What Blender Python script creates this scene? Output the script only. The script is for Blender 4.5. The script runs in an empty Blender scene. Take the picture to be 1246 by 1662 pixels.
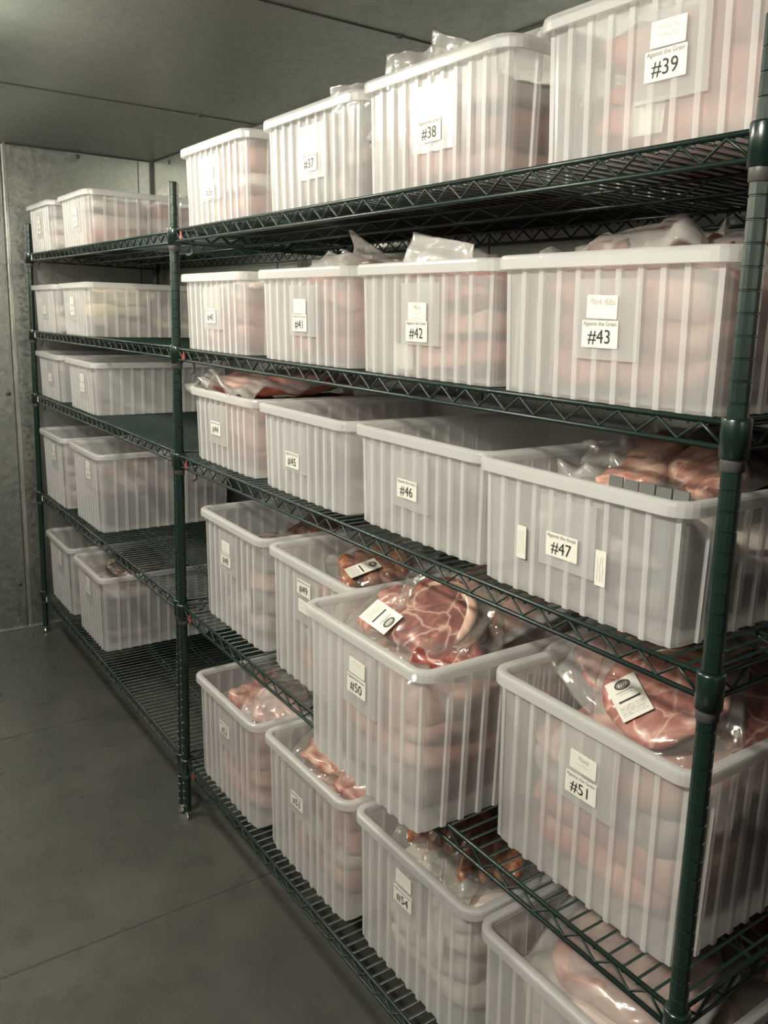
import bpy, bmesh, math, random
from mathutils import Vector, Matrix, Quaternion, noise

# ------------------------------------------------------------------ camera
scn = bpy.context.scene
COL = scn.collection
W, H = 1246, 1662
FPX, PPX, PPY = 1387.67, 684.5, 772.2
cam_d = bpy.data.cameras.new('camera')
cam = bpy.data.objects.new('camera', cam_d)
COL.objects.link(cam)
cam_d.sensor_fit = 'VERTICAL'
cam_d.sensor_height = 36.0
cam_d.lens = FPX / H * 36.0
cam_d.shift_x = (W / 2 - PPX) / H
cam_d.shift_y = (PPY - H / 2) / H
cam_d.clip_start = 0.02
Fv = Vector((-0.79090121, 0.58183538, -0.18958607))
Rv = Vector((0.58751622, 0.8086295, 0.0307088))
Uv = Vector((-0.17117235, 0.08709726, 0.98138376))
cam.matrix_world = Matrix(((Rv.x, Uv.x, -Fv.x, 0.5798), (Rv.y, Uv.y, -Fv.y, -0.8771),
                           (Rv.z, Uv.z, -Fv.z, 1.5921), (0, 0, 0, 1)))
scn.camera = cam

# ------------------------------------------------------------------ world, exposure
wd = bpy.data.worlds.new('cold_room_world'); scn.world = wd
wd.use_nodes = True
wd.node_tree.nodes['Background'].inputs[0].default_value = (0.02, 0.022, 0.02, 1)
wd.node_tree.nodes['Background'].inputs[1].default_value = 1.0
scn.view_settings.view_transform = 'Standard'
scn.view_settings.look = 'None'
scn.view_settings.gamma = 1.0
scn.view_settings.use_curve_mapping = False
scn.view_settings.exposure = 2.45
scn.cycles.use_denoising = True
scn.cycles.max_bounces = 10
scn.cycles.transparent_max_bounces = 28
scn.cycles.transmission_bounces = 8
scn.cycles.caustics_reflective = False
scn.cycles.caustics_refractive = False
scn.cycles.sample_clamp_indirect = 4.0

# lamps of the room: enclosed ceiling fixtures over the aisle (x, y, emission strength)
LAMPS = [(-1.75, -0.74, 32.0, 'white ceiling light over the middle of the aisle'),
         (-2.95, -0.86, 26.0, 'white ceiling light nearest the end wall'),
         (-0.10, -1.42, 66.0, 'white ceiling light over the near end of the aisle')]
LAMP_COL = (1.0, 0.945, 0.825, 1)

# ------------------------------------------------------------------ measured layout
L = 1.80                      # post spacing along x
X_NEAR, X_MID, X_MID2, X_FAR = 0.0, -1.80, -1.843, -3.66
Y_REAR = 0.575
Z_MID = [1.7884, 1.4654, 1.1589, 0.7007, 0.1969]
Z_NEAR = [1.7975, 1.4741, 1.1608, 0.6823, 0.1969]
Z_FAR = [1.7831, 1.4436, 1.1541, 0.6913, 0.1999]
CEIL, Y_WALL, X_WALL = 2.266, 0.6205, -3.757
Y_AISLE, X_BACK = -1.75, 2.0


def shelf_z(i, x):
    if x >= X_MID:
        return Z_MID[i] + (Z_NEAR[i] - Z_MID[i]) * (x - X_MID) / L
    t = (x - X_MID) / (X_FAR - X_MID)
    return Z_MID[i] + (Z_FAR[i] - Z_MID[i]) * t


def shelf_tilt(i, x):
    return -math.atan2(shelf_z(i, x + .01) - shelf_z(i, x - .01), .02)


# ------------------------------------------------------------------ material helpers
def new_mat(name):
    m = bpy.data.materials.new(name); m.use_nodes = True
    nt = m.node_tree; nt.nodes.clear()
    out = nt.nodes.new('ShaderNodeOutputMaterial')
    return m, nt, out


def N(nt, typ, **kw):
    n = nt.nodes.new(typ)
    for k, v in kw.items():
        if k.startswith('i_'):
            key = k[2:]
            key = int(key) if key.isdigit() else key.replace('_', ' ')
            n.inputs[key].default_value = v
        else:
            setattr(n, k, v)
    return n


def ramp(nt, stops):
    r = nt.nodes.new('ShaderNodeValToRGB')
    el = r.color_ramp.elements
    while len(el) < len(stops):
        el.new(0.5)
    for e, (p, c) in zip(el, stops):
        e.position = p; e.color = (c[0], c[1], c[2], 1)
    return r


def principled(name, col, rough=.5, metal=0.0, **kw):
    m, nt, out = new_mat(name)
    b = N(nt, 'ShaderNodeBsdfPrincipled')
    b.inputs['Base Color'].default_value = (*col, 1)
    b.inputs['Roughness'].default_value = rough
    b.inputs['Metallic'].default_value = metal
    for k, v in kw.items():
        b.inputs[k.replace('_', ' ')].default_value = v
    nt.links.new(b.outputs[0], out.inputs[0])
    return m, nt, b


def coords(nt, scale=(1, 1, 1)):
    tc = N(nt, 'ShaderNodeTexCoord')
    mp = N(nt, 'ShaderNodeMapping')
    mp.inputs['Scale'].default_value = scale
    nt.links.new(tc.outputs['Object'], mp.inputs[0])
    return mp.outputs[0]


def galvanised(name, base, rough, metal=.85, emb=0.25, spangle=70, tint=.75):
    m, nt, b = principled(name, base, rough, metal)
    v = coords(nt)
    vo = N(nt, 'ShaderNodeTexVoronoi', i_Scale=spangle)
    nz = N(nt, 'ShaderNodeTexNoise', i_Scale=2.3, i_Detail=5.0)
    nt.links.new(v, vo.inputs['Vector']); nt.links.new(v, nz.inputs['Vector'])
    r1 = ramp(nt, [(0, tuple(c * tint for c in base)), (1, tuple(min(1, c * 1.18) for c in base))])
    mx = N(nt, 'ShaderNodeMath', operation='ADD')
    m1 = N(nt, 'ShaderNodeMath', operation='MULTIPLY'); m1.inputs[1].default_value = .35
    m2 = N(nt, 'ShaderNodeMath', operation='MULTIPLY'); m2.inputs[1].default_value = .8
    sep = N(nt, 'ShaderNodeSeparateColor')
    nt.links.new(vo.outputs['Color'], sep.inputs[0])
    nt.links.new(sep.outputs[0], m1.inputs[0]); nt.links.new(nz.outputs[0], m2.inputs[0])
    nt.links.new(m1.outputs[0], mx.inputs[0]); nt.links.new(m2.outputs[0], mx.inputs[1])
    nt.links.new(mx.outputs[0], r1.inputs[0]); nt.links.new(r1.outputs[0], b.inputs['Base Color'])
    mr = N(nt, 'ShaderNodeMapRange'); mr.inputs[3].default_value = rough * .82; mr.inputs[4].default_value = rough * 1.2
    nt.links.new(sep.outputs[1], mr.inputs[0]); nt.links.new(mr.outputs[0], b.inputs['Roughness'])
    ns = N(nt, 'ShaderNodeTexNoise', i_Scale=160.0, i_Detail=2.0)
    nt.links.new(v, ns.inputs['Vector'])
    bp = N(nt, 'ShaderNodeBump', i_Strength=emb, i_Distance=.002)
    nt.links.new(ns.outputs[0], bp.inputs['Height']); nt.links.new(bp.outputs[0], b.inputs['Normal'])
    return m


def frosted(name, opac, col=(.95, .95, .93), spec=.12, rough=.28, blur=.4, gloss=True):
    """milky polypropylene: part see-through, part diffusing"""
    m, nt, out = new_mat(name)
    tr = N(nt, 'ShaderNodeBsdfTransparent'); tr.inputs[0].default_value = (.985, .985, .98, 1)
    see = tr
    df = N(nt, 'ShaderNodeBsdfDiffuse'); df.inputs[0].default_value = (*col, 1)
    tl = N(nt, 'ShaderNodeBsdfTranslucent'); tl.inputs[0].default_value = (*col, 1)
    dm = N(nt, 'ShaderNodeMixShader'); dm.inputs[0].default_value = .38
    nt.links.new(df.outputs[0], dm.inputs[1]); nt.links.new(tl.outputs[0], dm.inputs[2])
    mx = N(nt, 'ShaderNodeMixShader'); mx.inputs[0].default_value = opac
    nt.links.new(see.outputs[0], mx.inputs[1]); nt.links.new(dm.outputs[0], mx.inputs[2])
    if not gloss:
        nt.links.new(mx.outputs[0], out.inputs[0])
        return m
    gl = N(nt, 'ShaderNodeBsdfGlossy', i_Roughness=rough)
    fr = N(nt, 'ShaderNodeLayerWeight', i_Blend=.25)
    ml = N(nt, 'ShaderNodeMath', operation='MULTIPLY_ADD'); ml.inputs[1].default_value = .22; ml.inputs[2].default_value = spec * .2
    nt.links.new(fr.outputs['Fresnel'], ml.inputs[0])
    fin = N(nt, 'ShaderNodeMixShader')
    nt.links.new(ml.outputs[0], fin.inputs[0])
    nt.links.new(mx.outputs[0], fin.inputs[1]); nt.links.new(gl.outputs[0], fin.inputs[2])
    nt.links.new(fin.outputs[0], out.inputs[0])
    return m


def film_mat(name, haze=.07, gloss=.02, tint=(.97, .96, .94), rough=.09):
    m, nt, out = new_mat(name)
    tr = N(nt, 'ShaderNodeBsdfTransparent'); tr.inputs[0].default_value = (*tint, 1)
    df = N(nt, 'ShaderNodeBsdfDiffuse'); df.inputs[0].default_value = (.8, .79, .76, 1)
    a = N(nt, 'ShaderNodeMixShader'); a.inputs[0].default_value = haze
    gl = N(nt, 'ShaderNodeBsdfGlossy', i_Roughness=rough)
    b = N(nt, 'ShaderNodeMixShader')
    lw = N(nt, 'ShaderNodeLayerWeight', i_Blend=.35)
    ma = N(nt, 'ShaderNodeMath', operation='MULTIPLY_ADD'); ma.inputs[1].default_value = .26; ma.inputs[2].default_value = gloss
    nz = N(nt, 'ShaderNodeTexNoise', i_Scale=13.0, i_Detail=3.0, i_Distortion=1.5)
    nt.links.new(coords(nt), nz.inputs['Vector'])
    bp = N(nt, 'ShaderNodeBump', i_Strength=.35, i_Distance=.005)
    nt.links.new(nz.outputs[0], bp.inputs['Height'])
    nt.links.new(bp.outputs[0], gl.inputs['Normal']); nt.links.new(bp.outputs[0], lw.inputs['Normal'])
    nt.links.new(tr.outputs[0], a.inputs[1]); nt.links.new(df.outputs[0], a.inputs[2])
    nt.links.new(lw.outputs['Fresnel'], ma.inputs[0]); nt.links.new(ma.outputs[0], b.inputs[0])
    nt.links.new(a.outputs[0], b.inputs[1]); nt.links.new(gl.outputs[0], b.inputs[2])
    nt.links.new(b.outputs[0], out.inputs[0])
    return m


def meat_mat(name, cols, scale=26, detail=5, dist=1.4, rough=.32, bump=.35, stretch=(1, 1, 1), seams=0):
    """cols = ramp stops, lean to fat"""
    m, nt, b = principled(name, cols[0][1], rough)
    b.inputs['Coat Weight'].default_value = .5; b.inputs['Coat Roughness'].default_value = .12
    b.inputs['Subsurface Weight'].default_value = 0.0
    v = coords(nt, stretch)
    nz = N(nt, 'ShaderNodeTexNoise', i_Scale=scale, i_Detail=detail, i_Distortion=dist)
    nt.links.new(v, nz.inputs['Vector'])
    r = ramp(nt, cols)
    nt.links.new(nz.outputs[0], r.inputs[0]); nt.links.new(r.outputs[0], b.inputs['Base Color'])
    if seams:
        ds = N(nt, 'ShaderNodeTexNoise', i_Scale=9.0, i_Detail=3.0)
        nt.links.new(v, ds.inputs['Vector'])
        mxv = N(nt, 'ShaderNodeMix', data_type='VECTOR'); mxv.inputs[0].default_value = .10
        nt.links.new(v, mxv.inputs[4]); nt.links.new(ds.outputs['Color'], mxv.inputs[5])
        vo = N(nt, 'ShaderNodeTexVoronoi', feature='DISTANCE_TO_EDGE', i_Scale=seams)
        nt.links.new(mxv.outputs[1], vo.inputs['Vector'])
        sr = ramp(nt, [(0.0, (.8, .8, .8)), (.015, (.4, .4, .4)), (.05, (0, 0, 0))])
        nt.links.new(vo.outputs['Distance'], sr.inputs[0])
        mc = N(nt, 'ShaderNodeMix', data_type='RGBA'); mc.inputs[7].default_value = (.80, .55, .43, 1)
        nt.links.new(sr.outputs[0], mc.inputs[0]); nt.links.new(r.outputs[0], mc.inputs[6]); nt.links.new(mc.outputs[2], b.inputs['Base Color'])
    n2 = N(nt, 'ShaderNodeTexNoise', i_Scale=scale * 2.2, i_Detail=4.0)
    nt.links.new(v, n2.inputs['Vector'])
    bp = N(nt, 'ShaderNodeBump', i_Strength=bump, i_Distance=.004)
    nt.links.new(n2.outputs[0], bp.inputs['Height']); nt.links.new(bp.outputs[0], b.inputs['Normal'])
    return m


M = {}
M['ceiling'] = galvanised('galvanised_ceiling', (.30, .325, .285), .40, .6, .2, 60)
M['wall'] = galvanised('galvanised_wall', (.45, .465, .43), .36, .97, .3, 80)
M['trim'] = principled('bright_metal_trim', (.78, .78, .72), .25, .9)[0]
M['seam'] = principled('dark_seam_sealant', (.03, .032, .028), .7)[0]
M['plug'] = principled('dark_plastic_plug', (.05, .05, .045), .5)[0]


def floor_mat():
    m, nt, b = principled('polished_concrete', (.2, .2, .18), .32)
    v = coords(nt)
    n1 = N(nt, 'ShaderNodeTexNoise', i_Scale=1.6, i_Detail=7.0, i_Roughness=.62, i_Distortion=.5)
    n2 = N(nt, 'ShaderNodeTexNoise', i_Scale=9.0, i_Detail=6.0, i_Roughness=.6)
    nt.links.new(v, n1.inputs['Vector']); nt.links.new(v, n2.inputs['Vector'])
    r = ramp(nt, [(.18, (.042, .043, .036)), (.52, (.068, .069, .057)), (.86, (.115, .112, .092))])
    add = N(nt, 'ShaderNodeMath', operation='MULTIPLY_ADD'); add.inputs[1].default_value = .25
    nt.links.new(n2.outputs[0], add.inputs[0])
    sub = N(nt, 'ShaderNodeMath', operation='SUBTRACT'); sub.inputs[1].default_value = .125
    nt.links.new(n1.outputs[0], sub.inputs[0]); nt.links.new(sub.outputs[0], add.inputs[2])
    nt.links.new(add.outputs[0], r.inputs[0]); nt.links.new(r.outputs[0], b.inputs['Base Color'])
    mr = N(nt, 'ShaderNodeMapRange'); mr.inputs[3].default_value = .16; mr.inputs[4].default_value = .42
    nt.links.new(n2.outputs[0], mr.inputs[0]); nt.links.new(mr.outputs[0], b.inputs['Roughness'])
    bp = N(nt, 'ShaderNodeBump', i_Strength=.08, i_Distance=.004)
    nt.links.new(n2.outputs[0], bp.inputs['Height']); nt.links.new(bp.outputs[0], b.inputs['Normal'])
    return m


M['floor'] = floor_mat()
M['green'] = principled('green_epoxy', (.006, .019, .0145), .28, 0.0, Coat_Weight=.4, Coat_Roughness=.15)[0]
M['green_wire'] = principled('green_epoxy_wire', (.007, .020, .015), .42)[0]
M['grey_plastic'] = principled('grey_sleeve_plastic', (.075, .073, .067), .45)[0]
M['chrome'] = principled('chrome', (.85, .85, .82), .12, 1.0)[0]
M['red'] = principled('red_plastic_tag', (.24, .055, .045), .45)[0]
M['white_tag'] = principled('pale_plastic_tag', (.55, .56, .52), .45)[0]
M['bin'] = frosted('frosted_bin_plastic', .27, blur=0)
M['bin_in'] = frosted('frosted_bin_inner_face', .29, blur=0, gloss=False)
M['bin_rib'] = frosted('frosted_bin_ribs', .58, blur=0)
M['bin_rim'] = frosted('frosted_bin_rim', .50, blur=0)
M['panel'] = frosted('frosted_label_panel', .34, blur=0)
M['paper'] = principled('white_label_paper', (.80, .78, .70), .55)[0]
M['ink'] = principled('black_ink', (.02, .02, .018), .6)[0]
M['ink_grey'] = principled('grey_ink', (.22, .21, .18), .6)[0]
M['pencil'] = principled('faint_pencil', (.50, .49, .43), .6)[0]
M['divider'] = principled('grey_divider_plastic', (.13, .135, .126), .45)[0]
M['film'] = film_mat('clear_vacuum_film')
M['film_haze'] = film_mat('hazy_vacuum_film', .24, .05)
M['film_white'] = film_mat('milky_vacuum_film', .55, .12)
M['lamp_body'] = principled('white_lamp_housing', (.8, .8, .78), .4)[0]

M['pork'] = meat_mat('pale_pork', [(.30, (.34, .13, .11)), (.48, (.48, .23, .19)), (.62, (.62, .39, .32)), (.78, (.76, .60, .52))])
M['beef'] = meat_mat('red_meat', [(.25, (.085, .016, .013)), (.48, (.22, .045, .035)), (.60, (.36, .12, .09)), (.72, (.66, .42, .32))], 20, seams=14)
M['steak'] = meat_mat('marbled_pork_steak', [(.22, (.22, .055, .045)), (.45, (.40, .13, .105)), (.60, (.52, .23, .18)), (.70, (.74, .48, .38))], 16, 6, 1.2, seams=16)
M['fat'] = meat_mat('creamy_fat', [(.3, (.60, .34, .24)), (.6, (.78, .56, .42)), (.8, (.85, .70, .56))], 22)
M['bacon'] = meat_mat('fresh_bacon', [(.25, (.34, .10, .075)), (.45, (.52, .24, .18)), (.58, (.68, .44, .34)), (.75, (.78, .60, .50))], 16, 4, .8, stretch=(1, 4, 2))
M['sausage'] = meat_mat('raw_sausage', [(.3, (.17, .055, .028)), (.5, (.36, .14, .075)), (.68, (.55, .30, .19))], 60, 6, .6)
M['dark'] = meat_mat('dark_cured_meat', [(.3, (.022, .010, .008)), (.55, (.065, .026, .020)), (.72, (.16, .075, .055)), (.85, (.36, .25, .19))], 22)
M['brown'] = meat_mat('smoked_brown_meat', [(.3, (.06, .02, .012)), (.5, (.16, .06, .035)), (.7, (.36, .19, .12))], 18)
M['yellow'] = meat_mat('yellowish_poultry', [(.3, (.36, .24, .12)), (.5, (.60, .46, .26)), (.7, (.74, .64, .46))], 14)
M['greyish'] = meat_mat('frosted_grey_pack', [(.3, (.16, .12, .11)), (.5, (.34, .27, .24)), (.7, (.55, .50, .46))], 12)
M['pinkgrey'] = meat_mat('pale_pink_pack', [(.3, (.30, .18, .16)), (.48, (.50, .33, .29)), (.62, (.66, .50, .45)), (.8, (.75, .66, .6))], 9)



def soft_mat(name, cols, scale=6.0):
    m, nt, b = principled(name, cols[0][1], .75)
    nz = N(nt, 'ShaderNodeTexNoise', i_Scale=scale, i_Detail=2.5, i_Distortion=.8)
    oi = N(nt, 'ShaderNodeObjectInfo')
    tc = N(nt, 'ShaderNodeTexCoord')
    ad = N(nt, 'ShaderNodeVectorMath', operation='ADD')
    sc_ = N(nt, 'ShaderNodeVectorMath', operation='SCALE'); sc_.inputs['Scale'].default_value = 9.0
    cb = N(nt, 'ShaderNodeCombineXYZ')
    for k in range(3):
        nt.links.new(oi.outputs['Random'], cb.inputs[k])
    nt.links.new(cb.outputs[0], sc_.inputs[0]); nt.links.new(tc.outputs['Object'], ad.inputs[0]); nt.links.new(sc_.outputs[0], ad.inputs[1])
    nt.links.new(ad.outputs[0], nz.inputs['Vector'])
    r = ramp(nt, cols)
    nt.links.new(nz.outputs[0], r.inputs[0]); nt.links.new(r.outputs[0], b.inputs['Base Color'])
    return m


M['f_pink'] = soft_mat('pink_meat_in_film', [(.32, (.30, .13, .11)), (.5, (.58, .30, .25)), (.66, (.80, .56, .48))])
M['f_rose'] = soft_mat('rose_meat_in_film', [(.32, (.22, .07, .06)), (.5, (.50, .19, .15)), (.66, (.78, .46, .36))])
M['f_pale'] = soft_mat('pale_meat_in_film', [(.32, (.60, .46, .41)), (.5, (.78, .66, .60)), (.66, (.90, .84, .78))])
M['f_grey'] = soft_mat('greyish_meat_in_film', [(.32, (.15, .11, .105)), (.5, (.36, .28, .27)), (.66, (.68, .58, .54))], 9)
M['f_dark'] = soft_mat('dark_meat_in_film', [(.35, (.025, .014, .012)), (.55, (.08, .05, .042)), (.75, (.38, .33, .30))], 11)
M['f_yellow'] = soft_mat('yellowish_meat_in_film', [(.32, (.45, .34, .2)), (.5, (.75, .62, .38)), (.66, (.85, .78, .6))], 8)

# ------------------------------------------------------------------ mesh helpers


def obj(name, bm, mats, parent=None, smooth=False, loc=None):
    me = bpy.data.meshes.new(name)
    bm.to_mesh(me); bm.free()
    for m in (mats if isinstance(mats, (list, tuple)) else [mats]):
        me.materials.append(m)
    if smooth:
        for p in me.polygons:
            p.use_smooth = True
    o = bpy.data.objects.new(name, me)
    COL.objects.link(o)
    if parent:
        o.parent = parent
    if loc:
        o.location = loc
    return o


def thing(name, label, cat, loc=(0, 0, 0), group=None, rot=(0, 0, 0)):
    o = bpy.data.objects.new(name, None)
    o.empty_display_size = .05
    COL.objects.link(o)
    o.location = loc; o.rotation_euler = rot
    tag(o, label, cat, group)
    return o


def tag(o, label, cat, group=None, kind=None):
    o['label'] = label; o['category'] = cat
    if group:
        o['group'] = group
    if kind:
        o['kind'] = kind
    return o


def struct(name, bm, mats, label, smooth=False):
    o = obj(name, bm, mats, None, smooth)
    o['kind'] = 'structure'
    o['label'] = label; o['category'] = name.split('_')[0]
    return o


def box(bm, x0, x1, y0, y1, z0, z1, mi=0):
    vs = [bm.verts.new(p) for p in ((x0, y0, z0), (x1, y0, z0), (x1, y1, z0), (x0, y1, z0),
                                    (x0, y0, z1), (x1, y0, z1), (x1, y1, z1), (x0, y1, z1))]
    for f in ((0, 3, 2, 1), (4, 5, 6, 7), (0, 1, 5, 4), (1, 2, 6, 5), (2, 3, 7, 6), (3, 0, 4, 7)):
        fc = bm.faces.new([vs[i] for i in f]); fc.material_index = mi
    return vs


def tube(bm, pts, r, n=6, mi=0, cap=True):
    pts = [Vector(p) for p in pts]
    rings = []
    for i, p in enumerate(pts):
        if i == 0:
            t = pts[1] - p
        elif i == len(pts) - 1:
            t = p - pts[i - 1]
        else:
            t = (pts[i + 1] - p).normalized() + (p - pts[i - 1]).normalized()
        t.normalize()
        up = Vector((0, 0, 1)) if abs(t.z) < .9 else Vector((0, 1, 0))
        a = t.cross(up).normalized(); b = a.cross(t).normalized()
        rr = r[i] if isinstance(r, (list, tuple)) else r
        rings.append([bm.verts.new(p + (a * math.cos(k * 2 * math.pi / n) + b * math.sin(k * 2 * math.pi / n)) * rr) for k in range(n)])
    for i in range(len(rings) - 1):
        for k in range(n):
            f = bm.faces.new((rings[i][k], rings[i][(k + 1) % n], rings[i + 1][(k + 1) % n], rings[i + 1][k]))
            f.material_index = mi; f.smooth = True
    if cap:
        f = bm.faces.new(list(reversed(rings[0]))); f.material_index = mi
        f = bm.faces.new(rings[-1]); f.material_index = mi


def lathe(bm, prof, n=14, mi=0, smooth=True):
    """prof = [(r,z)...]"""
    rings = []
    for r, z in prof:
        rings.append([bm.verts.new((r * math.cos(k * 2 * math.pi / n), r * math.sin(k * 2 * math.pi / n), z)) for k in range(n)])
    for i in range(len(rings) - 1):
        for k in range(n):
            f = bm.faces.new((rings[i][k], rings[i][(k + 1) % n], rings[i + 1][(k + 1) % n], rings[i + 1][k]))
            f.material_index = mi; f.smooth = smooth
    bm.faces.new(list(reversed(rings[0]))); bm.faces.new(rings[-1])


# ------------------------------------------------------------------ room
bm = bmesh.new(); box(bm, X_WALL - .1, X_BACK + .1, Y_AISLE - .1, Y_WALL + .1, -.1, 0)
struct('floor', bm, M['floor'], 'dark grey polished concrete floor')
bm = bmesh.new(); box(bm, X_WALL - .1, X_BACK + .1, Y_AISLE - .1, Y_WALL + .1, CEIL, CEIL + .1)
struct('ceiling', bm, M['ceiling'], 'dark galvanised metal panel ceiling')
bm = bmesh.new(); box(bm, X_WALL - .1, X_WALL, Y_AISLE - .1, Y_WALL + .1, 0, CEIL)
struct('wall_far', bm, M['wall'], 'galvanised metal panel wall at the far end of the aisle')
bm = bmesh.new(); box(bm, X_WALL, X_BACK, Y_WALL, Y_WALL + .1, 0, CEIL)
struct('wall_right', bm, M['wall'], 'galvanised metal panel wall behind the shelving')
bm = bmesh.new(); box(bm, X_WALL, X_BACK, Y_AISLE - .1, Y_AISLE, 0, CEIL)
struct('wall_left', bm, M['wall'], 'galvanised metal panel wall across the aisle')
bm = bmesh.new(); box(bm, X_BACK, X_BACK + .1, Y_AISLE - .1, Y_WALL + .1, 0, CEIL)
struct('wall_back', bm, M['wall'], 'galvanised metal panel wall behind the viewer')

tn = [0]


def trim(bm, mats, label, smooth=False):
    tn[0] += 1
    o = struct('trim_%d' % tn[0], bm, mats, label, smooth)
    o['category'] = 'trim'
    return o


for x, lb in ((-2.581, 'thin dark panel seam across the ceiling, the farther one'), (-1.334, 'thin dark panel seam across the ceiling, the nearer one'),
              (-0.09, 'panel seam across the ceiling above the near shelving')):
    bm = bmesh.new(); box(bm, x - .003, x + .003, Y_AISLE, Y_WALL, CEIL - .002, CEIL + .001)
    trim(bm, M['seam'], lb)
for x, lb in ((-2.642, 'saw-cut joint in the concrete floor, the farther one'), (-1.414, 'saw-cut joint in the concrete floor, the nearer one')):
    bm = bmesh.new(); box(bm, x - .0025, x + .0025, Y_AISLE, Y_WALL, -.001, .0006)
    trim(bm, M['seam'], lb)
bm = bmesh.new(); box(bm, X_WALL, X_WALL + .006, -.052, -.040, 0.0, CEIL)
trim(bm, M['trim'], 'bright vertical metal joint strip on the far wall')
bm = bmesh.new(); box(bm, X_WALL, X_WALL + .0015, -.062, -.058, 0.0, CEIL)
trim(bm, M['seam'], 'dark vertical seam beside the bright joint strip on the far wall')
bm = bmesh.new(); box(bm, X_WALL, X_WALL + .0015, .548, .5515, 0.0, CEIL)
trim(bm, M['seam'], 'dark vertical seam near the far right corner of the far wall')
bm = bmesh.new(); lathe(bm, [(.012, 0), (.012, CEIL)], 10)
o = trim(bm, M['trim'], 'rounded bright metal corner bead in the far corner'); o.location = (X_WALL + .003, Y_WALL - .003, 0)
bm = bmesh.new(); box(bm, X_WALL, X_BACK, Y_WALL - .003, Y_WALL, CEIL - .006, CEIL)
trim(bm, M['seam'], 'dark sealant line where ceiling meets the wall behind the shelving')
bm = bmesh.new(); box(bm, X_WALL, X_WALL + .003, Y_AISLE, Y_WALL, CEIL - .006, CEIL)
trim(bm, M['seam'], 'dark sealant line where ceiling meets the far wall')
bm = bmesh.new(); box(bm, X_WALL, X_WALL + .012, Y_AISLE, Y_WALL, 0, .010)
trim(bm, M['wall'], 'low sealant bead at the foot of the far wall')
for k, x in enumerate((-2.41, -1.19)):
    bm = bmesh.new(); box(bm, x - .002, x + .002, Y_WALL - .0015, Y_WALL, 0, CEIL)
    trim(bm, M['seam'], 'vertical panel seam behind the %s shelving' % ('farther' if k == 0 else 'nearer'))


def plug(name, loc, axis, label, group=None, flat=.5):
    bm = bmesh.new(); lathe(bm, [(.011, 0), (.011, .002), (.008, .005), (.003, .0062)], 12)
    o = obj(name, bm, M['plug'], None, True)
    o.rotation_mode = 'QUATERNION'
    o.rotation_quaternion = Vector((0, 0, 1)).rotation_difference(Vector(axis))
    o.location = loc
    tag(o, label, 'panel plug', group)
    return o


g = 'dark caps along the top edge of the wall behind the shelving'
for x in (-3.52, -2.86, -2.14, -1.5):
    plug('panel_plug', (x, Y_WALL, CEIL - .03), (0, -1, 0), 'small dark cap at the top edge of the metal wall behind the shelving', g)
plug('panel_plug', (-2.583, .395, CEIL), (0, 0, -1), 'small dark cap on the farther ceiling seam')
plug('panel_plug', (-1.336, .42, CEIL), (0, 0, -1), 'small dark cap on the nearer ceiling seam')
plug('panel_plug', (X_WALL, .27, CEIL - .02), (1, 0, 0), 'small dark cap at the top edge of the far wall')
for z, w in ((1.936, 'topmost'), (1.155, 'middle'), (.23, 'lowest')):
    plug('panel_plug', (X_WALL, -.085, z), (1, 0, 0), 'dark wall cap beside the far joint strip, %s of three' % w)

# lamps
for x, y, e, lb in LAMPS:
    t = thing('ceiling_light', lb, 'light', (x, y, CEIL))
    bm = bmesh.new(); box(bm, -.17, .17, -.07, .07, -.035, 0)
    bmesh.ops.bevel(bm, geom=bm.edges[:], offset=.008, segments=2, affect='EDGES')
    obj('housing', bm, M['lamp_body'], t)
    m, nt, out = new_mat('glowing_diffuser')
    em = N(nt, 'ShaderNodeEmission'); em.inputs[0].default_value = LAMP_COL; em.inputs[1].default_value = e
    nt.links.new(em.outputs[0], out.inputs[0])
    bm = bmesh.new(); box(bm, -.15, .15, -.055, .055, -.110, -.036)
    bmesh.ops.bevel(bm, geom=bm.edges[:], offset=.015, segments=3, affect='EDGES')
    obj('diffuser', bm, m, t)

# ------------------------------------------------------------------ wire shelving
RZ = 1.916


def make_post_mesh():
    bm = bmesh.new()
    prof = [(.0125, .028)]
    k = 0
    z = .0508
    while z < RZ - .012:
        prof += [(.0127, z - .0014), (.0112, z - .0006), (.0112, z + .0006), (.0127, z + .0014)]
        z += .0254
    prof += [(.0127, RZ - .003), (.0105, RZ)]
    lathe(bm, prof, 14, smooth=False)
    for f in bm.faces:
        f.smooth = False
    me = bpy.data.meshes.new('post'); bm.to_mesh(me); bm.free()
    me.materials.append(M['green'])
    return me


POST_ME = make_post_mesh()
bm = bmesh.new(); lathe(bm, [(.006, .0), (.0105, .001), (.0115, .006), (.0085, .012), (.006, .016), (.006, .022), (.009, .026), (.009, .034)], 12)
_f = obj('foot', bm, M['chrome'], None, True); FOOT_ME = _f.data; bpy.data.objects.remove(_f)
bm = bmesh.new(); lathe(bm, [(.0150, -.0405), (.0176, -.0400), (.0182, .005), (.0172, .0075), (.0140, .0080)], 16)
_f = obj('collar', bm, M['green'], None, True); COLLAR_ME = _f.data; bpy.data.objects.remove(_f)
bm = bmesh.new(); lathe(bm, [(.0130, -.056), (.0148, -.055), (.0153, -.041), (.0150, -.038)], 16)
_f = obj('sleeve', bm, M['grey_plastic'], None, True); SLEEVE_ME = _f.data; bpy.data.objects.remove(_f)


def link(name, me, parent, loc=(0, 0, 0)):
    o = bpy.data.objects.new(name, me); COL.objects.link(o); o.parent = parent; o.location = loc
    return o


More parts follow.
